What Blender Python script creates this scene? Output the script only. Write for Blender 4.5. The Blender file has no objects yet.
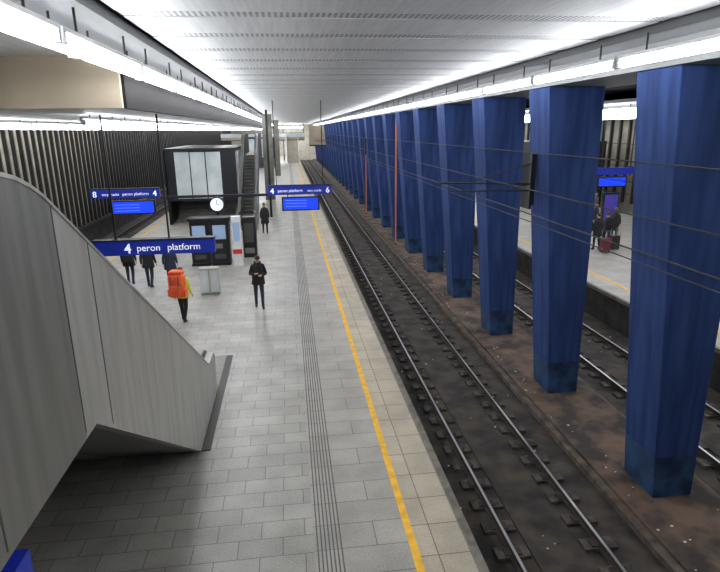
import bpy, bmesh, math, random
from mathutils import Vector, Matrix, Euler
random.seed(7)
scene = bpy.context.scene
try:
    scene.view_settings.view_transform = 'Standard'
except Exception: pass

# ------------------------------------------------------------------ materials
def lin(c):
    out=[]
    for v in c:
        v=v/255.0
        out.append(v/12.92 if v<=0.04045 else ((v+0.055)/1.055)**2.4)
    return tuple(out)+(1.0,)
def M(name,c,c2=None,scale=4,rough=.6,metal=0,bump=0,emis=0,alpha=1,trans=0,stretch=None,detail=4,lo=.35,hi=.65,spec=None):
    m=bpy.data.materials.new(name); m.use_nodes=True
    nt=m.node_tree; b=nt.nodes['Principled BSDF']
    b.inputs['Base Color'].default_value=lin(c)
    b.inputs['Roughness'].default_value=rough
    b.inputs['Metallic'].default_value=metal
    if spec is not None: b.inputs['Specular IOR Level'].default_value=spec
    if c2 or bump:
        tc=nt.nodes.new('ShaderNodeTexCoord'); mp=nt.nodes.new('ShaderNodeMapping')
        nt.links.new(tc.outputs['Object'],mp.inputs['Vector'])
        if stretch: mp.inputs['Scale'].default_value=stretch
        n=nt.nodes.new('ShaderNodeTexNoise'); n.inputs['Scale'].default_value=scale; n.inputs['Detail'].default_value=detail
        nt.links.new(mp.outputs['Vector'],n.inputs['Vector'])
        if c2:
            r=nt.nodes.new('ShaderNodeValToRGB')
            r.color_ramp.elements[0].position=lo; r.color_ramp.elements[1].position=hi
            r.color_ramp.elements[0].color=lin(c); r.color_ramp.elements[1].color=lin(c2)
            nt.links.new(n.outputs['Fac'],r.inputs['Fac']); nt.links.new(r.outputs['Color'],b.inputs['Base Color'])
        if bump:
            bp=nt.nodes.new('ShaderNodeBump'); bp.inputs['Strength'].default_value=bump; bp.inputs['Distance'].default_value=.02
            nt.links.new(n.outputs['Fac'],bp.inputs['Height']); nt.links.new(bp.outputs['Normal'],b.inputs['Normal'])
    if emis:
        b.inputs['Emission Color'].default_value=lin(c); b.inputs['Emission Strength'].default_value=emis
    if alpha<1: b.inputs['Alpha'].default_value=alpha
    if trans: b.inputs['Transmission Weight'].default_value=trans
    return m
def tiles(name,c1,c2,mortar,bw,rh,ms=.008,off=.5,rough=.5,rot=0,speck=.18):
    m=bpy.data.materials.new(name); m.use_nodes=True
    nt=m.node_tree; b=nt.nodes['Principled BSDF']; N=nt.nodes.new; L=nt.links.new
    tc=N('ShaderNodeTexCoord'); mp=N('ShaderNodeMapping'); mp.inputs['Rotation'].default_value=(0,0,rot)
    L(tc.outputs['Object'],mp.inputs['Vector'])
    br=N('ShaderNodeTexBrick'); br.offset=off
    br.inputs['Scale'].default_value=1; br.inputs['Brick Width'].default_value=bw; br.inputs['Row Height'].default_value=rh
    br.inputs['Mortar Size'].default_value=ms; br.inputs['Mortar Smooth'].default_value=.2
    br.inputs['Color1'].default_value=lin(c1); br.inputs['Color2'].default_value=lin(c2); br.inputs['Mortar'].default_value=lin(mortar)
    L(mp.outputs['Vector'],br.inputs['Vector'])
    n=N('ShaderNodeTexNoise'); n.inputs['Scale'].default_value=38; n.inputs['Detail'].default_value=8
    n2=N('ShaderNodeTexNoise'); n2.inputs['Scale'].default_value=1.3; n2.inputs['Detail'].default_value=8
    L(tc.outputs['Object'],n.inputs['Vector']); L(tc.outputs['Object'],n2.inputs['Vector'])
    a=N('ShaderNodeMath'); a.operation='ADD'; L(n.outputs['Fac'],a.inputs[0]); L(n2.outputs['Fac'],a.inputs[1])
    mr=N('ShaderNodeMapRange'); mr.inputs['From Min'].default_value=.7; mr.inputs['From Max'].default_value=1.3
    mr.inputs['To Min'].default_value=1-speck*1.6; mr.inputs['To Max'].default_value=1+speck
    L(a.outputs[0],mr.inputs['Value'])
    mx=N('ShaderNodeVectorMath'); mx.operation='SCALE'; L(br.outputs['Color'],mx.inputs[0]); L(mr.outputs[0],mx.inputs['Scale'])
    L(mx.outputs[0],b.inputs['Base Color'])
    b.inputs['Roughness'].default_value=rough
    return m
def perforated(name,c,dark):
    m=bpy.data.materials.new(name); m.use_nodes=True
    nt=m.node_tree; b=nt.nodes['Principled BSDF']; N=nt.nodes.new; L=nt.links.new
    tc=N('ShaderNodeTexCoord'); v=N('ShaderNodeTexVoronoi'); v.inputs['Scale'].default_value=14; v.inputs['Randomness'].default_value=0
    L(tc.outputs['Object'],v.inputs['Vector'])
    r=N('ShaderNodeValToRGB'); r.color_ramp.elements[0].position=.3; r.color_ramp.elements[1].position=.36
    r.color_ramp.elements[0].color=lin(dark); r.color_ramp.elements[1].color=lin(c)
    L(v.outputs['Distance'],r.inputs['Fac']); L(r.outputs['Color'],b.inputs['Base Color'])
    b.inputs['Roughness'].default_value=.45; b.inputs['Metallic'].default_value=.1
    return m

m_floor=tiles('granite_tiles',(164,161,154),(151,148,141),(104,101,95),.62,.36,ms=.007,rough=.38,speck=.2)
m_slab=tiles('granite_slabs',(167,163,155),(157,153,145),(102,99,93),1.0,.5,off=.5,ms=.007,rough=.4,speck=.2)
m_edge=tiles('edge_slabs',(178,167,148),(166,156,138),(96,90,81),.45,.62,off=0,rough=.5,speck=.2)
m_rib=M('tactile_rib',(92,90,88),rough=.7)
m_yel=M('yellow_line_paint',(236,184,44),(212,158,34),scale=6,rough=.6)
m_nose=M('edge_nosing',(120,114,104),(88,83,76),scale=5)
m_side=M('platform_side_concrete',(60,56,52),(30,28,27),scale=2,rough=.9)
m_bed=M('track_bed_dirt',(64,56,49),(27,25,24),scale=1.8,rough=.88,bump=.7,detail=12,lo=.38,hi=.62)
m_sleep=M('sleeper_concrete',(80,73,66),(42,38,35),scale=5,rough=.9)
m_railtop=M('rail_polished_steel',(170,170,172),rough=.35,metal=.8)
m_rail=M('rail_rust',(58,46,39),(32,28,25),scale=8,rough=.8)
m_strip=M('dirty_concrete_ledge',(96,77,64),(42,36,32),scale=1.7,rough=.9,bump=.7,detail=12,lo=.38,hi=.62)
m_strip_edge=M('strip_kerb',(100,88,77),(52,46,41),scale=3,rough=.9)
m_col=M('column_blue_paint',(45,68,118),(29,48,92),scale=1.5,rough=.85,stretch=(3.5,3.5,.35),detail=8,lo=.35,hi=.65,bump=.15,spec=.25)
m_colf=M('column_blue_paint_base',(48,74,110),(26,41,68),scale=2.5,rough=.85,detail=10,bump=.3,spec=.25)
m_ceil=M('ceiling_aluminium',(222,224,226),(206,209,212),scale=3,rough=.42,metal=.1,stretch=(6,.3,1))
m_perf=perforated('ceiling_perforated',(210,213,215),(66,66,68))
m_dark=M('dark_gap',(22,22,24),rough=.9,spec=.1)
m_gap=M('ceiling_joint',(80,82,85),rough=.8)
m_white=M('white_enamel',(215,217,218),rough=.5)
m_striP=M('lamp_strip_panel',(118,120,122),rough=.6)
m_tubeL=M('fluorescent_tube_left',(250,252,255),emis=30)
m_tube=M('fluorescent_tube',(250,252,255),emis=22)
m_tube2=M('fluorescent_tube_side',(250,252,255),emis=22)
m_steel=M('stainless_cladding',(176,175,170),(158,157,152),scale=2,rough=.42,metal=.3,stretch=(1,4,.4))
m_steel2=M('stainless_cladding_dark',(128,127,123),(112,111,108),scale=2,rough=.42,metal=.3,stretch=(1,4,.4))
m_seam=M('seam',(70,70,68),rough=.6)
m_rubber=M('black_rubber',(18,18,20),rough=.4)
m_step=M('escalator_step',(80,82,84),rough=.5,metal=.5)
m_sign=M('sign_blue',(24,44,150),rough=.4,emis=.2)
m_signd=M('sign_dark_frame',(20,24,40),rough=.5)
m_txt=M('sign_white_text',(240,244,255),emis=.5)
m_lcd=M('lcd_blue',(16,60,225),emis=.7)
m_lcdt=M('lcd_text',(120,160,245),emis=.7)
m_black=M('black_metal',(20,21,24),rough=.45)
m_fascia=M('dark_fascia',(34,33,34),rough=.9,spec=.1)
m_beige=M('beige_panel',(172,158,138),(160,148,128),scale=1,rough=.7)
m_slatback=M('wall_panel_grey',(158,152,136),(128,124,111),scale=1.5,rough=.7)
m_slat=M('wall_fin_dark_metal',(46,45,44),(32,32,32),scale=2,rough=.6)
m_grey=M('grey_concrete',(120,117,111),(100,97,92),scale=1.5,rough=.8)
m_endw=M('end_wall_light',(190,184,170),(170,164,150),scale=1.5,rough=.8)
m_frost=M('glass_pane_glow',(170,180,182),(205,212,214),scale=.5,rough=.1,emis=.16,lo=.4,hi=.6)  # faint emission brightens the panes, though they are no lamps
m_orange=M('orange_pipe',(205,110,66),rough=.6)
m_wire=M('wire_dark',(26,24,24),rough=.6)
m_red=M('red_plastic',(200,40,36),rough=.5)
m_clear=M('clear_bag',(225,230,232),rough=.2,alpha=.45)
m_paper=M('litter_paper',(205,202,192),rough=.8)
m_screen=M('kiosk_screen',(130,150,180),emis=.4)
m_purple=M('poster_purple',(70,50,140),(40,60,160),scale=2,emis=.3)

# ------------------------------------------------------------------ mesh builder
class MB:
    def __init__(s,name): s.name=name; s.v=[]; s.f=[]; s.mi=[]; s.m=[]
    def idx(s,m):
        if m not in s.m: s.m.append(m)
        return s.m.index(m)
    def hexa(s,p,m):
        o=len(s.v); s.v+= [tuple(q) for q in p]
        for f in ((0,3,2,1),(4,5,6,7),(0,1,5,4),(1,2,6,5),(2,3,7,6),(3,0,4,7)):
            s.f.append(tuple(o+i for i in f)); s.mi.append(s.idx(m))
    def box(s,x0,x1,y0,y1,z0,z1,m):
        s.hexa([(x0,y0,z0),(x1,y0,z0),(x1,y1,z0),(x0,y1,z0),(x0,y0,z1),(x1,y0,z1),(x1,y1,z1),(x0,y1,z1)],m)
    def cyl(s,p0,p1,r,m,n=8,r1=None):
        p0=Vector(p0);p1=Vector(p1);d=(p1-p0).normalized()
        a=d.orthogonal().normalized(); b=d.cross(a); o=len(s.v); r1=r if r1 is None else r1
        for p,rr in ((p0,r),(p1,r1)):
            for i in range(n):
                t=2*math.pi*i/n; s.v.append(tuple(p+a*math.cos(t)*rr+b*math.sin(t)*rr))
        for i in range(n):
            j=(i+1)%n; s.f.append((o+i,o+j,o+n+j,o+n+i)); s.mi.append(s.idx(m))
        s.f.append(tuple(o+i for i in reversed(range(n)))); s.mi.append(s.idx(m))
        s.f.append(tuple(o+n+i for i in range(n))); s.mi.append(s.idx(m))
    def done(s,bevel=0,smooth=False):
        me=bpy.data.meshes.new(s.name); me.from_pydata(s.v,[],s.f)
        for m in s.m: me.materials.append(m)
        for p,i in zip(me.polygons,s.mi): p.material_index=i; p.use_smooth=smooth
        me.update()
        ob=bpy.data.objects.new(s.name,me); scene.collection.objects.link(ob)
        if bevel:
            md=ob.modifiers.new('bevel','BEVEL'); md.width=bevel; md.segments=2; md.limit_method='ANGLE'
        return ob
def text(body,x,y,z,size,mat,parent,name='lettering',bold=0.0):
    cu=bpy.data.curves.new(name,'FONT'); cu.body=body; cu.size=size; cu.extrude=.003; cu.offset=bold
    cu.materials.append(mat); ob=bpy.data.objects.new(name,cu); scene.collection.objects.link(ob)
    ob.location=(x,y,z); ob.rotation_euler=(math.pi/2,0,0); ob.parent=parent
    return ob

YE=134.0
# ------------------------------------------------------------------ floor (platform)
b=MB('floor')
PX0,PX1=-8.8,2.38
def strip(x0,x1,m,z=0): b.box(x0,x1,-3,YE,-.12,z,m)
strip(PX0,.12,m_floor); strip(.12,.56,m_slab); strip(.56,1.44,m_slab); strip(1.44,1.55,m_yel); strip(1.55,2.26,m_edge); strip(2.26,PX1,m_nose)
b.box(PX0+.15,PX1-.12,-3,YE,-.95,-.12,m_side)
b.done()
b=MB('tactile_paving')
for k in range(7):
    x=.16+k*.055; b.box(x,x+.02,-3,103,0.0,.005,m_rib)
b.done()
b=MB('yellow_safety_line'); b.box(-8.35,-8.23,-3,YE,0,.004,m_yel); b.done()
# ------------------------------------------------------------------ tracks
def track(cx,w=1.75):
    b=MB('railway_track')
    b.box(cx-w,cx+w,-3,YE,-1.25,-1.10,m_bed)
    b.box(cx-.42,cx+.42,-3,YE,-1.10,-1.075,m_bed)
    y=-2.8
    while y<YE:
        for sx in (-.74,.74):
            b.box(cx+sx-.28,cx+sx+.28,y,y+.26,-1.11,-1.04,m_sleep)
            b.box(cx+sx-.14,cx+sx+.14,y+.04,y+.2,-1.05,-1.02,m_rail)
        y+=.62
    for sx in (-.75,.75):
        x=cx+sx
        b.box(x-.07,x+.07,-3,YE,-1.06,-1.03,m_rail)
        b.box(x-.015,x+.015,-3,YE,-1.03,-.96,m_rail)
        b.box(x-.036,x+.036,-3,YE,-.97,-.94,m_rail)
        b.box(x-.022,x+.022,-3,YE,-.94,-.935,m_railtop)
    b.done()
track(4.07); track(9.1); track(-10.65)
# column strip
b=MB('column_plinth')
b.box(5.75,7.5,-3,YE,-1.25,-.92,m_strip)
b.box(5.6,5.75,-3,YE,-1.25,-.98,m_strip_edge); b.box(7.5,7.62,-3,YE,-1.25,-.98,m_strip_edge)
b.done()
b=MB('track_litter')
for i in range(460):
    r=random.random()
    if r<.35: x=random.uniform(2.7,5.4); z=-1.07
    elif r<.7: x=random.uniform(5.8,6.25); z=-.915
    elif r<.78: x=random.uniform(7.1,7.45); z=-.915
    else: x=random.uniform(8,10.6); z=-1.07
    y=random.uniform(3,30)**1; s=random.uniform(.01,.04)
    b.hexa([(x,y,z),(x+s,y+s*.3,z),(x+s*.8,y+s,z),(x-.01,y+s,z),(x,y,z+.01),(x+s,y+s*.3,z+.015),(x+s*.8,y+s,z+.01),(x-.01,y+s,z+.012)],m_paper if random.random()<.4 else m_sleep)
b.done()
# ------------------------------------------------------------------ columns
me=None
y=8.05
while y<YE-4:
    if me is None:
        b=MB('station_column')
        zb,zm,zt=-.93,-.1,6.45
        def lerp(a,c,t): return a+(c-a)*t
        def ring(z):
            t=(z-zb)/(zt-zb)
            x0=lerp(6.30,5.68,t);x1=lerp(7.06,6.98,t);y0=lerp(0,-.08,t);y1=lerp(.9,1.0,t)
            return [(x0,y0,z),(x1,y0,z),(x1,y1,z),(x0,y1,z)]
        b.hexa(ring(zb)+ring(zm),m_colf)
        b.hexa(ring(zm)+ring(zt),m_col)
        ob=b.done(bevel=.02); me=ob.data
    else:
        ob=bpy.data.objects.new('station_column',me); scene.collection.objects.link(ob)
        md=ob.modifiers.new('bevel','BEVEL'); md.width=.02; md.segments=2
    ob.location=(0,y,0); y+=4.24
# ------------------------------------------------------------------ ceiling
b=MB('ceiling')
y=-3.0
CZ=6.92
CA,CB=-1.85,4.95
b.box(-13,26,-4,YE,7.1,7.2,m_dark)
while y<YE:
    b.box(CA,CB,y+.02,y+1.16,CZ,CZ+.05,m_ceil)
    b.box(CA,CB,y+1.16,y+1.46,CZ+.004,CZ+.05,m_perf)
    b.box(CA,CB,y+1.46,y+1.52,CZ+.02,CZ+.05,m_gap)
    y+=1.5
b.box(CA-.1,CA,-4,YE,CZ+.04,CZ+.08,m_dark); b.box(CB,CB+.1,-4,YE,CZ+.04,CZ+.08,m_dark)
b.box(-2.75,CA-.1,-4,YE,CZ-.1,CZ+.03,m_striP); b.box(CB+.1,5.62,-4,YE,CZ-.1,CZ+.03,m_striP)
b.box(5.62,7.3,-4,YE,6.45,7.1,m_striP)
# near left ceiling
b.box(-13,-2.75,-4,10.5,CZ-.1,CZ-.05,m_ceil)
# lowered left ceiling
b.box(-13,-2.75,10.5,YE,6.02,6.1,m_perf)
b.box(-13,-2.75,10.4,10.5,6.0,CZ-.1,m_beige)
b.box(-2.8,-2.7,10.5,YE,6.0,6.8,m_fascia)
b.box(7.3,10.2,-2,YE,6.6,6.7,m_dark)
b.box(10.2,25,-2,YE,6.3,6.4,m_ceil)
b.done()
def lamps(name,x,z,y0,y1,mat,w=.055,period=3.0,ret=None,drop=.2):
    b=MB(name); y=y0
    while y<y1:
        b.box(x-.05,x+.05,y,y+period-.08,z+w+.005,z+w+.05,m_white)
        b.cyl((x,y+.06,z),(x,y+period-.14,z),w,mat,6)
        b.box(x-.05,x+.05,y,y+.06,z-.06,z+.06,m_white); b.box(x-.05,x+.05,y+period-.14,y+period-.08,z-.06,z+.06,m_white)
        b.cyl((x,y+.5,z+.1),(x,y+.5,z+drop),.015,m_black,5); b.cyl((x,y+2.3,z+.1),(x,y+2.3,z+drop),.015,m_black,5)
        y+=period
    return b.done()
lamps('fluorescent_lamp_row',-2.08,6.47,-3,YE-4,m_tubeL,.05,drop=.35)
lamps('fluorescent_lamp_row',-2.4,6.5,-1.6,YE-4,m_tubeL,.05,drop=.32)
lamps('fluorescent_lamp_row',5.0,6.5,-3.5,YE-4,m_tube,.06,drop=.34)
for x in (-4.6,-8.2,-11.6): lamps('fluorescent_lamp_row',x,5.84,14,YE-4,m_tube2,.06,drop=.18)
for x in (10.9,13.8,17,20.5): lamps('fluorescent_lamp_row',x,6.1,2,YE-4,m_tube2,.06)
# area lights added beside the tube rows to brighten the ceiling
for x,s in ((-1.95,-1),(4.88,1)):
    for i in range(4):
        ld=bpy.data.lights.new('ceiling_fill_light','AREA'); ld.shape='RECTANGLE'; ld.size=.08; ld.size_y=33; ld.energy=105 if s<0 else 130; ld.spread=math.radians(105); ld.color=(.97,.98,1)
        lo=bpy.data.objects.new('ceiling_fill_light',ld); scene.collection.objects.link(lo)
        lo.location=(x,-3+16.5+i*33.5,6.52); lo.rotation_euler=(0,s*math.radians(90+24),0)
# ------------------------------------------------------------------ walls
b=MB('wall_left')
b.box(-13.1,-12.7,-3,YE,-1.25,7.1,m_slatback)
b.box(-12.7,-12.5,-3,YE,-1.25,.1,m_side)
y=0
while y<YE:
    b.box(-12.7,-12.52,y,y+.1,.1,6.0,m_slat); y+=.75
b.box(-12.7,-12.4,0,YE,.0,.15,m_slat)
b.done()
b=MB('wall_right')
b.box(25,25.3,-3,YE,-1.25,7.1,m_slatback)
y=0
while y<YE:
    b.box(24.8,25,y,y+.16,.1,6.3,m_slat); y+=1.2
b.done()
b=MB('wall_end'); b.box(-13,25,YE,YE+.3,-1.25,7.1,m_endw)
b.done()
# walkway bridge and stairs at the far end, brightened beyond by added lamps
b=MB('footbridge')
b.box(-12.4,3.3,112,116,3.9,4.4,m_beige)
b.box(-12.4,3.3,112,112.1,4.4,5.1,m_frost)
b.box(-12.4,3.3,111.95,112.15,5.1,5.2,m_black)
b.box(-12.4,3.3,111.9,112,3.75,3.9,m_black)
for x in (-12.4,-8,-4,-.8,3.1): b.box(x,x+.2,112.2,112.5,0 if x<2 and x>-9 else 3.9,6.0 if x<-3 else 6.9,m_grey)
b.done()
b=MB('staircase')
for i in range(21): b.box(-.1,2.0,103.6+i*.4,104.0+i*.4,max(0,i*.18-.2),(i+1)*.18,m_endw)
b.hexa([(-.2,104,0),(-.1,104,0),(-.1,111.9,3.7),(-.2,111.9,3.7),(-.2,104,1),(-.1,104,1),(-.1,111.9,4.8),(-.2,111.9,4.8)],m_white)
b.hexa([(2,104,0),(2.1,104,0),(2.1,111.9,3.7),(2,111.9,3.7),(2,104,1),(2.1,104,1),(2.1,111.9,4.8),(2,111.9,4.8)],m_white)
b.done()
b=MB('fluorescent_lamp_row')  # cross rows added to brighten the far end
for y in (118,121,124,127,130):
    b.cyl((-2.3,y,6.2),(3.2,y,6.2),.16,m_tube2,6)
    for x in (-2,3): b.cyl((x,y,6.3),(x,y,6.9),.02,m_black,5)
b.done()
b=MB('beige_bulkhead'); b.box(3.4,11,90.4,90.7,3.2,6.4,m_beige); b.box(3.4,11,90.3,90.4,3.2,3.4,m_black); b.done()
# right platform
b=MB('floor_right')
b.box(11.0,22.5,-3,YE,-.12,0,m_floor); b.box(10.88,11.0,-3,YE,-.12,0,m_nose)
b.box(11.75,11.87,-3,YE,0,.004,m_yel); b.box(11.02,22.4,-3,YE,-1.25,-.12,m_side)
b.done()
b=MB('floor_track'); b.box(-12.7,PX0+.15,-3,YE,-1.3,-1.25,m_bed); b.box(2.2,11.1,-3,YE,-1.35,-1.25,m_bed); b.box(22.4,25,-3,YE,-1.3,-1.25,m_bed); b.done()

# ------------------------------------------------------------------ escalator
def escalator(name,x0,x1,ymap,dark=False):
    b=MB(name)
    TZ=5.36
    def top(Y):
        if Y<3.6: return TZ
        if Y<4.4:
            t=(Y-3.6)/.8; return TZ-.22*t*t
        if Y<10.9: return TZ-.22+(1.0-TZ+.22)*(Y-4.4)/6.5
        return 1.0-.04*(Y-10.9)
    def bot(Y):
        if Y<4.75: return 3.1
        if Y<9.3: return 3.1*(1-(Y-4.75)/4.55)
        return 0.0
    ys=[-1,1,3.1,3.6,3.8,4.0,4.2,4.4,4.5,4.75,5.15,7,9.3,10.9,11.6,11.8]
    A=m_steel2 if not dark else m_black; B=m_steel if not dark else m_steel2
    cop=m_steel if not dark else m_seam
    for (a,c) in ((x1-.12,x1),(x0,x0+.12)):
        for i in range(len(ys)-1):
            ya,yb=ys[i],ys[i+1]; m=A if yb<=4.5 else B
            Ya,Yb=ymap(ya),ymap(yb)
            za,zb_=top(ya),top(yb)
            if yb==11.8: zb_=.78
            b.hexa([(a,Ya,bot(ya)),(c,Ya,bot(ya)),(c,Yb,bot(yb)),(a,Yb,bot(yb)),(a,Ya,za),(c,Ya,za),(c,Yb,zb_),(a,Yb,zb_)],m)
            b.hexa([(a-.02,Ya,za),(c+.012,Ya,za),(c+.012,Yb,zb_),(a-.02,Yb,zb_),(a-.02,Ya,za+.03),(c+.012,Ya,za+.03),(c+.012,Yb,zb_+.03),(a-.02,Yb,zb_+.03)],cop)
    for Y in (3.1,4.5,5.15):
        b.box(x1,x1+.003,min(ymap(Y-.008),ymap(Y+.008)),max(ymap(Y-.008),ymap(Y+.008)),bot(Y)+.05,top(Y),m_seam)
    for xx in (x1-.17,x0+.17):
        for i in range(len(ys)-2):
            ya,yb=ys[i],ys[i+1]
            b.cyl((xx,ymap(ya),top(ya)+.05),(xx,ymap(yb),top(yb)+.05),.04,m_rubber,8)
    for i in range(len(ys)-1):
        ya,yb=ys[i],ys[i+1]; Ya,Yb=ymap(ya),ymap(yb)
        b.hexa([(x0+.12,Ya,bot(ya)+.01),(x1-.12,Ya,bot(ya)+.01),(x1-.12,Yb,bot(yb)+.01),(x0+.12,Yb,bot(yb)+.01),
                (x0+.12,Ya,bot(ya)+.12),(x1-.12,Ya,bot(ya)+.12),(x1-.12,Yb,bot(yb)+.12),(x0+.12,Yb,bot(yb)+.12)],m_steel2)
    Y=3.9; z=4.0
    b.box(x0+.12,x1-.12,min(ymap(-1),ymap(3.9)),max(ymap(-1),ymap(3.9)),3.9,4.0,m_step)
    for k in range(20):
        a,c=sorted((ymap(Y),ymap(Y+.34)))
        b.box(x0+.14,x1-.14,a,c,max(z-.35,.05),max(z,.1),m_step); b.box(x0+.14,x1-.14,a,a+.03,max(z,.1),max(z,.1)+.003,m_yel)
        Y+=.34; z-=.195
    return b.done()
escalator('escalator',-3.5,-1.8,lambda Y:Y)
b=MB('escalator_floor_trim'); b.box(-1.8,-1.64,9.3,13.8,0,.02,m_seam); b.box(-3.5,-1.8,11.8,13.8,0,.02,m_steel2); b.done()
escalator('escalator',-3.1,-2.0,lambda Y:44.8-Y,dark=True)
b=MB('gallery_floor'); b.box(-9,9,-4,-1.0,3.5,3.95,m_grey); b.done()
escalator('escalator',-5.3,-3.6,lambda Y:Y)
b=MB('light_blocking_deck'); b.box(-8.8,-5.4,-.9,6.5,3.5,3.95,m_grey); b.box(-5.46,-5.4,-.9,6.5,3.95,5.0,m_steel2)  # unseen deck added to block lamp light and darken the floor under the escalator
for yy in (.5,5.9): b.box(-8.4,-8.0,yy,yy+.4,0,3.5,m_grey); b.box(-6.2,-5.8,yy,yy+.4,0,3.5,m_grey)
b.done()

# ------------------------------------------------------------------ signs
def hang(b,x,y,z0,z1): b.box(x-.02,x+.02,y-.02,y+.02,z0,z1,m_black)
b=MB('platform_sign'); b.box(-4.92,-1.97,14.5,14.72,2.6,2.98,m_sign); b.box(-4.95,-1.94,14.48,14.74,2.96,3.0,m_signd)
hang(b,-4.4,14.6,3.0,6.02); hang(b,-3.1,14.6,3.0,6.02)
s=b.done(); 
text('4',-4.2,14.49,2.66,.34,m_txt,s,bold=.006); text('peron',-3.9,14.49,2.7,.24,m_txt,s); text('platform',-3.15,14.49,2.7,.24,m_txt,s)
b=MB('direction_sign_gantry')
b.box(-9.0,-5.95,27,27.2,2.7,3.12,m_sign); b.box(-1.0,2.0,27,27.2,2.66,3.1,m_sign)
b.box(-5.95,-1.0,27.05,27.15,2.62,2.74,m_signd)
b.box(-9.02,-5.93,26.98,27.22,3.1,3.14,m_signd); b.box(-1.02,2.02,26.98,27.22,3.08,3.12,m_signd)
b.box(-8.2,-6.2,27.0,27.2,1.95,2.58,m_black); b.box(-8.12,-6.28,26.985,27.0,2.0,2.52,m_lcd)
b.box(-.38,1.4,27.0,27.2,1.9,2.55,m_black); b.box(-.31,1.33,26.985,27.0,1.96,2.49,m_lcd)
for z in (2.1,2.24,2.38):
    b.box(-8.0,-6.9,26.98,26.985,z,z+.015,m_lcdt); b.box(-.2,.8,26.98,26.985,z,z+.015,m_lcdt)
for x in (-8.6,-6.4): hang(b,x,27.1,3.14,6.02)
for x in (-.6,1.6): hang(b,x,27.1,3.1,6.92)
for x in (-7.9,-6.5,-.1,1.2): hang(b,x,27.1,2.5,2.72)
s=b.done()
text('8',-8.9,26.98,2.77,.36,m_txt,s,bold=.006); text('tory tracks',-8.5,26.98,2.82,.17,m_txt,s); text('peron platform',-7.6,26.98,2.82,.19,m_txt,s);text('4',-6.25,26.98,2.77,.36,m_txt,s,bold=.006)
text('4',-.9,26.98,2.73,.36,m_txt,s,bold=.006); text('peron platform',-.55,26.98,2.79,.19,m_txt,s); text('tory tracks',.85,26.98,2.79,.15,m_txt,s);text('6',1.72,26.98,2.73,.36,m_txt,s,bold=.006)
b=MB('hanging_blue_sign'); b.box(-3.3,-1.84,3.1,3.4,2.45,2.92,m_sign); hang(b,-2.6,3.22,2.92,3.1); hang(b,-3.1,3.22,2.92,3.1); b.done()

# ------------------------------------------------------------------ stair enclosure
def enclosure(name,x0,x1,y0,y1):
    b=MB(name)
    b.box(x0,x1,y0,y1,4.45,4.62,m_black)
    for x in (x0,x1-.15):
        for y in (y0,y1-.15): b.box(x,x+.15,y,y+.15,0,4.45,m_black)
    b.box(x0,x1,y0+.02,y0+.12,1.45,1.6,m_black)
    n=3; w=(x1-x0-1.5)/n
    for i in range(n):
        a=x0+.6+i*w
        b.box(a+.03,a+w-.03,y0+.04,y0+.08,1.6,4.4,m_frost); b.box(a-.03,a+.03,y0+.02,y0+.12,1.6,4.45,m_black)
    b.box(x0+.15,x0+.6,y0+.03,y0+.1,1.6,4.45,m_black); b.box(x1-.9,x1-.15,y0+.03,y0+.1,1.6,4.45,m_black)
    b.box(x0+.02,x0+.08,y0,y1,0,4.45,m_black)
    for i in range(4):
        ya=y0+.2+i*1.95; b.box(x1-.1,x1-.05,ya,ya+1.8,1.6,4.4,m_frost)
    b.box(x1-.12,x1-.02,y0,y1,1.45,1.6,m_black)
    for i in range(10): b.box(x0+.3,x1-.4,y0+1+i*.3,y0+1.3+i*.3,0 if i==0 else i*.17-.1,(i+1)*.17,m_grey)
    b.box(x0+.2,x1-.3,y1-.2,y1-.1,0,4.3,m_slat)
    return b.done()
enclosure('stair_enclosure',-7.5,-3.2,36,44)
enclosure('stair_enclosure',16.8,22.2,38,46)
b=MB('concrete_pier'); b.box(-2.0,-1.2,48,48.8,0,6.9,m_grey); b.done()
b=MB('concrete_pier'); b.box(-1.6,-1.0,74,74.8,0,6.9,m_grey); b.done()
b=MB('black_post'); b.box(-1.35,-1.2,38,38.2,0,6.9,m_black); b.done()
enclosure('stair_enclosure',-6.8,-1.6,90,99)
# ------------------------------------------------------------------ kiosk
b=MB('ticket_machine')
for i in range(2):
    x=-4.3+i*.85
    b.box(x,x+.8,24.2,24.9,0,.12,m_black); b.box(x+.02,x+.78,24.24,24.9,.12,1.95,m_black)
    b.box(x+.12,x+.66,24.2,24.24,1.15,1.75,m_screen); b.box(x+.12,x+.5,24.2,24.24,.75,.95,m_steel2); b.box(x+.15,x+.62,24.2,24.24,.3,.5,m_seam)
b.box(-4.35,-2.57,24.15,24.95,1.95,2.07,m_black)
b.done(bevel=.01)
b=MB('info_totem'); b.box(-2.5,-2.12,23.9,24.2,0,2.15,m_white); b.box(-2.45,-2.17,23.88,23.9,1.1,1.9,m_screen); b.box(-2.5,-2.12,23.88,23.9,.55,.75,m_red); b.done(bevel=.01)
b=MB('vending_machine'); b.box(-2.2,-1.6,25.6,26.2,0,1.85,m_black); b.box(-2.12,-1.7,25.57,25.6,.7,1.6,m_seam); b.box(-2.12,-1.7,25.57,25.6,.2,.45,m_steel2); b.done(bevel=.01)
b=MB('platform_clock')
cx=-3.2
b.cyl((cx,25.4,0),(cx,25.4,2.1),.04,m_black); b.cyl((cx,25.32,2.5),(cx,25.48,2.5),.33,m_black,24); b.cyl((cx,25.3,2.5),(cx,25.32,2.5),.28,m_txt,24); b.cyl((cx,25.4,2.05),(cx,25.4,2.2),.06,m_black)
b.box(cx-.012,cx+.012,25.285,25.3,2.5,2.72,m_black); b.box(cx,cx+.15,25.285,25.3,2.49,2.51,m_black)
b.done()
b=MB('recycling_bin')
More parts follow.
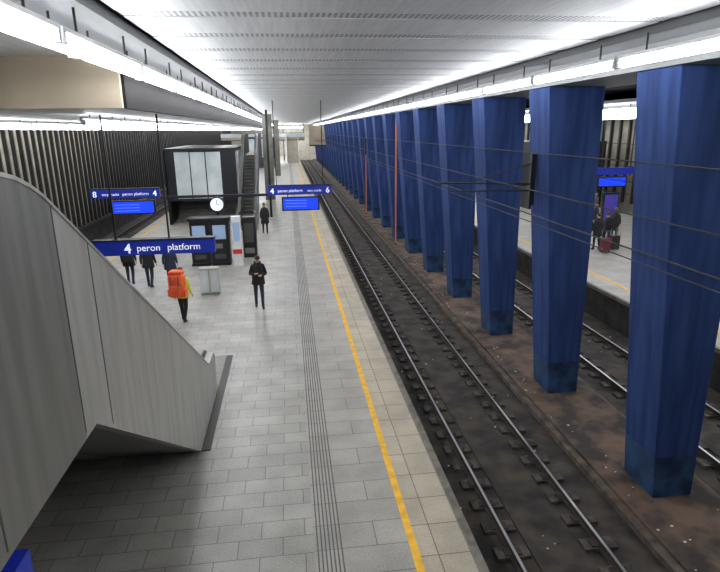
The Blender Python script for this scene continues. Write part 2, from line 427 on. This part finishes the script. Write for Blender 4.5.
for dx in (0,.34):
    x=-3.25+dx; Y=19.6
    for a in (0,.28):
        for c in (0,.28): b.cyl((x+a,Y+c,0),(x+a,Y+c,.98),.012,m_steel,6)
    b.box(x-.02,x+.3,Y-.02,Y+.3,.95,.98,m_steel); b.box(x,x+.28,Y,Y+.28,.1,.92,m_clear); b.box(x-.01,x+.29,Y-.01,Y+.29,0.03,.06,m_steel)
    b.cyl((x+.14,Y+.14,.1),(x+.14,Y+.14,.4),.1,m_paper,8,.06)
b.done()
# ------------------------------------------------------------------ catenary
def wires(cx):
    b=MB('overhead_wires'); e=YE-.5
    b.cyl((cx,-2,4.15),(cx,e,4.15),.011,m_wire,5); b.cyl((cx+.05,-2,4.55),(cx+.05,e,4.55),.011,m_wire,5); b.cyl((cx+.9,-2,5.1),(cx+.9,e,5.1),.012,m_wire,5)
    b.cyl((cx+1.1,-2,3.6),(cx+1.1,e,3.6),.010,m_wire,5)
    y=0
    while y<YE: b.cyl((cx,y,4.15),(cx+.05,y,4.55),.006,m_wire,4); y+=4
    return b
b=wires(4.13)
for y in (12.9,42.4,71.8):
    b.box(5.68,5.8,y-.05,y+.05,3.8,5.0,m_black)
    b.cyl((5.75,y,4.3),(3.5,y,4.38),.025,m_wire,6); b.cyl((5.75,y,4.15),(3.7,y,4.18),.02,m_wire,6); b.cyl((5.75,y,4.8),(4.2,y,4.38),.015,m_wire,6)
    for k in range(5): b.cyl((5.35+k*.05,y,4.3),(5.37+k*.05,y,4.3),.06,m_black,8)
b.done(); wires(9.1).done()
for yy in (31.9,44.5):
    b=MB('orange_pipe'); b.cyl((6.05,yy,-.91),(6.05,yy,6.4),.04,m_orange,8); b.box(5.98,6.12,yy-.06,yy+.06,-.91,-.85,m_rail); b.done()

# ------------------------------------------------------------------ people
def eval_skin(verts,edges,radii,root=0,sub=2):
    me=bpy.data.meshes.new('tmp'); me.from_pydata(verts,edges,[]); ob=bpy.data.objects.new('tmp',me); scene.collection.objects.link(ob)
    sk=ob.modifiers.new('s','SKIN'); sk.use_smooth_shade=True
    for i,r in enumerate(radii): me.skin_vertices[0].data[i].radius=r if isinstance(r,tuple) else (r,r)
    me.skin_vertices[0].data[root].use_root=True
    ob.modifiers.new('ss','SUBSURF').levels=sub
    dg=bpy.context.evaluated_depsgraph_get(); dg.update()
    out=bpy.data.meshes.new_from_object(ob.evaluated_get(dg),depsgraph=dg)
    bpy.data.objects.remove(ob); bpy.data.meshes.remove(me)
    return out
def segd(p,a,b):
    ab=b-a; t=max(0,min(1,(p-a).dot(ab)/max(ab.length_squared,1e-9))); return (p-(a+ab*t)).length
SK=M('skin',(196,150,124),rough=.6)
def person(name,loc,heading,height,top,bot,shoe,hair,pose=None,coat=.82,pack=None,big=False,hood=False,step=.0,tilt=0,female=False,phone=False):
    J=dict(pel=(0,0,.95),sp=(0,0,1.1),ch=(0,.005,1.27),uc=(0,.01,1.40),nk=(0,0,1.50),hb=(0,-.015,1.56),hm=(0,-.02,1.645),ht=(0,-.015,1.72))
    R=dict(pel=(.14,.105),sp=(.13,.1),ch=(.155,.115),uc=(.13,.1),nk=.055,hb=.066,hm=(.076,.092),ht=(.06,.075))
    for s,S in ((1,'l'),(-1,'r')):
        st=step*s
        J['sh'+S]=(.165*s,.01,1.40); R['sh'+S]=.072
        J['el'+S]=(.225*s,.05+st*.25,1.13); R['el'+S]=.052
        J['wr'+S]=(.235*s,-.05+st*.45,.90); R['wr'+S]=.036
        J['hp'+S]=(.09*s,0,.88); R['hp'+S]=.092
        J['kn'+S]=(.10*s,-.03-st*.3,.50); R['kn'+S]=.064
        J['an'+S]=(.10*s,.02-st*.7 if st>=0 else .04-st*.85,.09 if st>=0 else .09+.06*abs(st)/.3); R['an'+S]=.045
        ax,ay,az=J['an'+S]
        J['he'+S]=(ax,ay+.04,az-.045); R['he'+S]=.036
        J['to'+S]=(ax+.015*s,ay-.16,az-.055); R['to'+S]=(.042,.03)
    if female:
        for S in 'lr': x,y,z=J['sh'+S]; J['sh'+S]=(x*.9,y,z)
    if tilt:
        for k,f in (('hb',.02),('hm',.05),('ht',.09)): x,y,z=J[k]; J[k]=(x,y-f*tilt,z-f*.25*tilt)
    if pose: J.update(pose)
    E=[('pel','sp','top'),('sp','ch','top'),('ch','uc','top'),('uc','nk','top'),('nk','hb','skin'),('hb','hm','skin'),('hm','ht','skin')]
    for S in 'lr':
        E+=[('uc','sh'+S,'top'),('sh'+S,'el'+S,'top'),('el'+S,'wr'+S,'top'),('pel','hp'+S,'bot'),('hp'+S,'kn'+S,'bot'),('kn'+S,'an'+S,'bot'),('an'+S,'he'+S,'shoe'),('an'+S,'to'+S,'shoe')]
    keys=list(J); idx={k:i for i,k in enumerate(keys)}
    me=eval_skin([J[k] for k in keys],[(idx[a],idx[c]) for a,c,_ in E],[R[k] for k in keys],0,2)
    mats=[top,bot,shoe,SK,hair]; mi={'top':0,'bot':1,'shoe':2,'skin':3}
    segs=[(Vector(J[a]),Vector(J[c]),mi[m]) for a,c,m in E]
    for p in me.polygons:
        c=p.center; bd=1e9
        for a,d,m in segs:
            q=segd(c,a,d)
            if q<bd: bd=q; p.material_index=m
    bm=bmesh.new(); bm.from_mesh(me); bpy.data.meshes.remove(me)
    for s,S in ((1,'l'),(-1,'r')):
        w=Vector(J['wr'+S]); e=Vector(J['el'+S]); d=(w-e).normalized()
        inward=Vector((-s,0,0)); th=Vector((0,-1,0)); th=(th-d*th.dot(d)).normalized(); n=d.cross(th); 
        if n.dot(inward)<0: n=-n
        V=[w,w+d*.05,w+d*.085]; RR=[.026,(.03,.02),(.034,.018)]; ED=[(0,1),(1,2)]
        for k,(o,L) in enumerate(((.028,.068),(.01,.078),(-.009,.072),(-.027,.056))):
            kb=w+d*.095+th*o; a=kb+d*L*.5+n*.008; c=kb+d*L*.85+n*.03
            i0=len(V); V+=[kb,a,c]; RR+=[.0095,.0088,.0075]; ED+=[(2,i0),(i0,i0+1),(i0+1,i0+2)]
        i0=len(V); V+=[w+d*.04+th*.035+n*.008,w+d*.075+th*.05+n*.018]; RR+=[.011,.009]; ED+=[(1,i0),(i0,i0+1)]
        hm=eval_skin([tuple(v) for v in V],ED,RR,0,1)
        for p in hm.polygons: p.material_index=3
        bm.from_mesh(hm); bpy.data.meshes.remove(hm)
    def ell(c,r,m,rot=None,seg=12,keep=None):
        t=bmesh.new(); bmesh.ops.create_uvsphere(t,u_segments=seg,v_segments=max(6,seg*2//3),radius=1)
        if keep:
            dl=[f for f in t.faces if not keep(f.calc_center_median())]
            bmesh.ops.delete(t,geom=dl,context='FACES')
        mt=Matrix.Translation(c)@(rot or Matrix.Identity(4))@Matrix.Diagonal((*r,1)); t.transform(mt)
        for f in t.faces: f.material_index=m; f.smooth=True
        mm=bpy.data.meshes.new('t'); t.to_mesh(mm); t.free(); bm.from_mesh(mm); bpy.data.meshes.remove(mm)
    hc=Vector(J['hm']); up=(Vector(J['ht'])-Vector(J['hb'])).normalized(); rot=Vector((0,0,1)).rotation_difference(up).to_matrix().to_4x4()
    def hp(x,y,z): return hc+(rot@Vector((x,y,z)))
    mats.append(M('dark_feature',(40,28,26)))
    ell(hp(0,-.098,-.005),(.011,.016,.02),3,rot,8)
    for sx in (-1,1):
        ell(hp(.028*sx,-.083,.018),(.010,.008,.006),5,rot,8); ell(hp(.078*sx,0,0),(.012,.02,.03),3,rot,8)
    ell(hp(0,-.088,-.04),(.02,.008,.005),5,rot,8)
    ell(hp(0,.012,.028),(.089,.105,.092),4,rot,18,keep=lambda c:(c.z>.35) or (c.y>.05 and c.z>-.75))
    if female: ell(hp(0,.06,-.05),(.08,.06,.12),4,rot,12)
    if hood: ell(Vector(J['nk'])+Vector((0,.07,.0)),(.12,.08,.075),0,None,12)
    rings=[(1.455,.10,.08),(1.42,.165,.11),(1.36,.2,.135),(1.25,.205,.148),(1.1,.19,.14),(.98,.195,.145)]
    z=.98
    while z>coat+.02: z=max(coat,z-.1); rings.append((z,.198+(.98-z)*.12,.15+(.98-z)*.12))
    rings.append((coat,rings[-1][1]-.02,rings[-1][2]-.02))
    n=20; prev=None
    for (z,rx,ry) in rings:
        cur=[bm.verts.new((rx*math.cos(2*math.pi*i/n)*(1+.02*math.sin(i*3+z*20)),ry*math.sin(2*math.pi*i/n)+.005,z)) for i in range(n)]
        if prev:
            for i in range(n):
                f=bm.faces.new((prev[i],cur[i],cur[(i+1)%n],prev[(i+1)%n])); f.material_index=0; f.smooth=True
        prev=cur
    prev=None
    for (z,r) in ((1.44,.11),(1.50,.085),(1.53,.08),(1.50,.072)):
        cur=[bm.verts.new((r*math.cos(2*math.pi*i/n),r*math.sin(2*math.pi*i/n)+.005,z)) for i in range(n)]
        if prev:
            for i in range(n):
                f=bm.faces.new((prev[i],cur[i],cur[(i+1)%n],prev[(i+1)%n])); f.material_index=0; f.smooth=True
        prev=cur
    def bx(c,sz,m,bev=.03):
        t=bmesh.new(); bmesh.ops.create_cube(t,size=1); t.transform(Matrix.Diagonal((*sz,1)))
        bmesh.ops.bevel(t,geom=t.edges[:],offset=bev,segments=3,affect='EDGES',profile=.6)
        t.transform(Matrix.Translation(c))
        for f in t.faces: f.material_index=m; f.smooth=True
        mm=bpy.data.meshes.new('t'); t.to_mesh(mm); t.free(); bm.from_mesh(mm); bpy.data.meshes.remove(mm)
    if pack:
        mats.append(pack); pi=len(mats)-1
        if big:
            bx((0,.3,1.27),(.46,.34,.72),pi,.12); bx((0,.48,1.12),(.32,.1,.34),pi,.04); bx((0,.28,1.66),(.4,.3,.14),pi,.06)
            mats.append(m_seam); 
            for sx in (-1,1): bx((.12*sx,.475,1.35),(.03,.02,.5),len(mats)-1,.005); bx((.24*sx,.3,1.05),(.08,.2,.22),pi,.03)
        else:
            bx((0,.25,1.2),(.36,.24,.56),pi,.07); bx((0,.385,1.1),(.26,.08,.26),pi,.035); bx((0,.24,1.49),(.3,.2,.08),pi,.035)
        for sx in (-1,1):
            for (yy,zz,h) in ((-.145,1.28,.22),(-.11,1.41,.1)): bx((.11*sx,yy,zz),(.045,.03,h),pi,.01)
            bx((.11*sx,.02,1.475),(.045,.24,.03),pi,.01)
    if phone:
        w=(Vector(J['wrr'])); mats.append(m_black); bx((w.x+.06,w.y-.07,w.z+.06),(.075,.012,.15),len(mats)-1,.004)
    me=bpy.data.meshes.new(name); bm.to_mesh(me); bm.free()
    for m in mats: me.materials.append(m)
    ob=bpy.data.objects.new(name,me); scene.collection.objects.link(ob)
    k=height/1.74; ob.scale=(k,k,k); ob.rotation_euler=(0,0,math.radians(heading)); ob.location=loc
    zmin=min(v.co.z for v in me.vertices)*k; ob.location.z=loc[2]-zmin
    return ob
blk=M('cloth_black',(34,34,38),(24,24,28),scale=20,rough=.85); navy=M('cloth_navy',(38,44,62),rough=.85); jean=M('denim_dark',(46,54,74),(34,40,56),scale=20,rough=.85)
yelj=M('jacket_yellow_green',(206,200,60),rough=.7); orp=M('backpack_orange',(240,98,50),(220,80,36),scale=8,rough=.6)
hdark=M('hair_dark',(38,30,26),rough=.6); hbr=M('hair_brown',(90,62,44),rough=.6)
shoe=M('shoe_dark',(24,22,22),rough=.5); redc=M('cloth_red',(150,44,40),rough=.8); gry=M('cloth_grey',(90,92,98),rough=.85)
person('man_with_phone',(-1.13,17.8,0),5,1.78,blk,jean,shoe,hdark,step=.12,tilt=1,hood=True,phone=True,
   pose=dict(elr=(-.25,.0,1.14),wrr=(-.10,-.26,1.22),ell=(.25,.02,1.13),wrl=(.10,-.24,1.16)))
person('traveler_with_orange_backpack',(-3.35,16.75,0),168,1.72,yelj,blk,shoe,hbr,step=.25,pack=orp,big=True)
person('woman_in_black_coat',(-1.45,31.8,0),10,1.72,blk,blk,shoe,hdark,step=.1,coat=.6,female=True)
person('pedestrian_in_dark_coat',(-6.15,21.6,0),185,1.76,blk,jean,shoe,hdark,step=.15,coat=.75,pack=blk)
person('pedestrian_in_dark_coat',(-5.3,21.0,0),175,1.78,blk,navy,shoe,hdark,step=.18,coat=.78)
person('pedestrian_in_dark_coat',(-4.5,20.9,0),180,1.74,navy,blk,shoe,hbr,step=.14,coat=.72,female=True)
person('traveler_with_suitcase',(14.2,24.3,0),185,1.75,blk,blk,shoe,hdark,step=.1,coat=.7)
person('traveler_with_suitcase',(14.95,24.8,0),170,1.7,gry,blk,shoe,hbr,step=.1,pack=blk)
person('traveler_in_red_jacket',(17.6,32,0),190,1.72,redc,jean,shoe,hdark,step=.1)
person('traveler_in_grey_jacket',(18.6,32.4,0),20,1.78,gry,jean,shoe,hdark,step=.1)
person('traveler_in_dark_jacket',(15.9,27.6,0),20,1.78,navy,blk,shoe,hdark,step=.1)
person('traveler_in_dark_jacket',(16.2,26.2,0),150,1.7,blk,jean,shoe,hbr,step=.1,female=True)
def suitcase(x,y,m):
    b=MB('suitcase'); b.box(x,x+.4,y,y+.26,.06,.68,m)
    for a in (.05,.35):
        for c in (.05,.21): b.cyl((x+a-.015,y+c,.03),(x+a+.015,y+c,.03),.03,m_black,8)
        b.cyl((x+a+.02*(1 if a<.2 else -1),y+.24,.68),(x+a+.02*(1 if a<.2 else -1),y+.24,1.0),.01,m_steel,6)
    b.box(x+.05,x+.35,y+.22,y+.26,1.0,1.03,m_black); b.done(bevel=.02)
suitcase(14.1,23.6,M('suitcase_maroon',(100,36,50),rough=.4)); suitcase(14.85,24.1,M('suitcase_black',(30,30,34),rough=.4))
b=MB('advert_stand'); b.box(17.1,18.0,29,29.2,0.1,2.1,m_black); b.box(17.18,17.92,28.98,29,.3,2.0,m_purple); b.box(17.0,18.1,28.9,29.3,0,.1,m_black); b.done()
b=MB('direction_sign'); b.box(17.4,20.4,31,31.2,2.9,3.3,m_sign); b.box(17.8,19.6,31,31.2,2.2,2.8,m_black); b.box(17.88,19.52,30.98,31,2.26,2.74,m_lcd)
for x in (18,19.8): hang(b,x,31.1,2.8,6.3)
b.done()

# ------------------------------------------------------------------ world & camera
w=bpy.data.worlds.new('world'); scene.world=w; w.use_nodes=True
w.node_tree.nodes['Background'].inputs[0].default_value=(.75,.8,.9,1); w.node_tree.nodes['Background'].inputs[1].default_value=.12
cd=bpy.data.cameras.new('camera'); cam=bpy.data.objects.new('camera',cd); scene.collection.objects.link(cam)
cd.sensor_width=36; cd.lens=28; cd.clip_end=500; cd.clip_start=.05
R=Matrix.Rotation(math.radians(-7.0),4,'Z')@Matrix.Rotation(math.radians(90-15.6),4,'X')@Matrix.Rotation(math.radians(-.7),4,'Z')
cam.matrix_world=Matrix.Translation((0,0,5.6))@R
scene.camera=cam
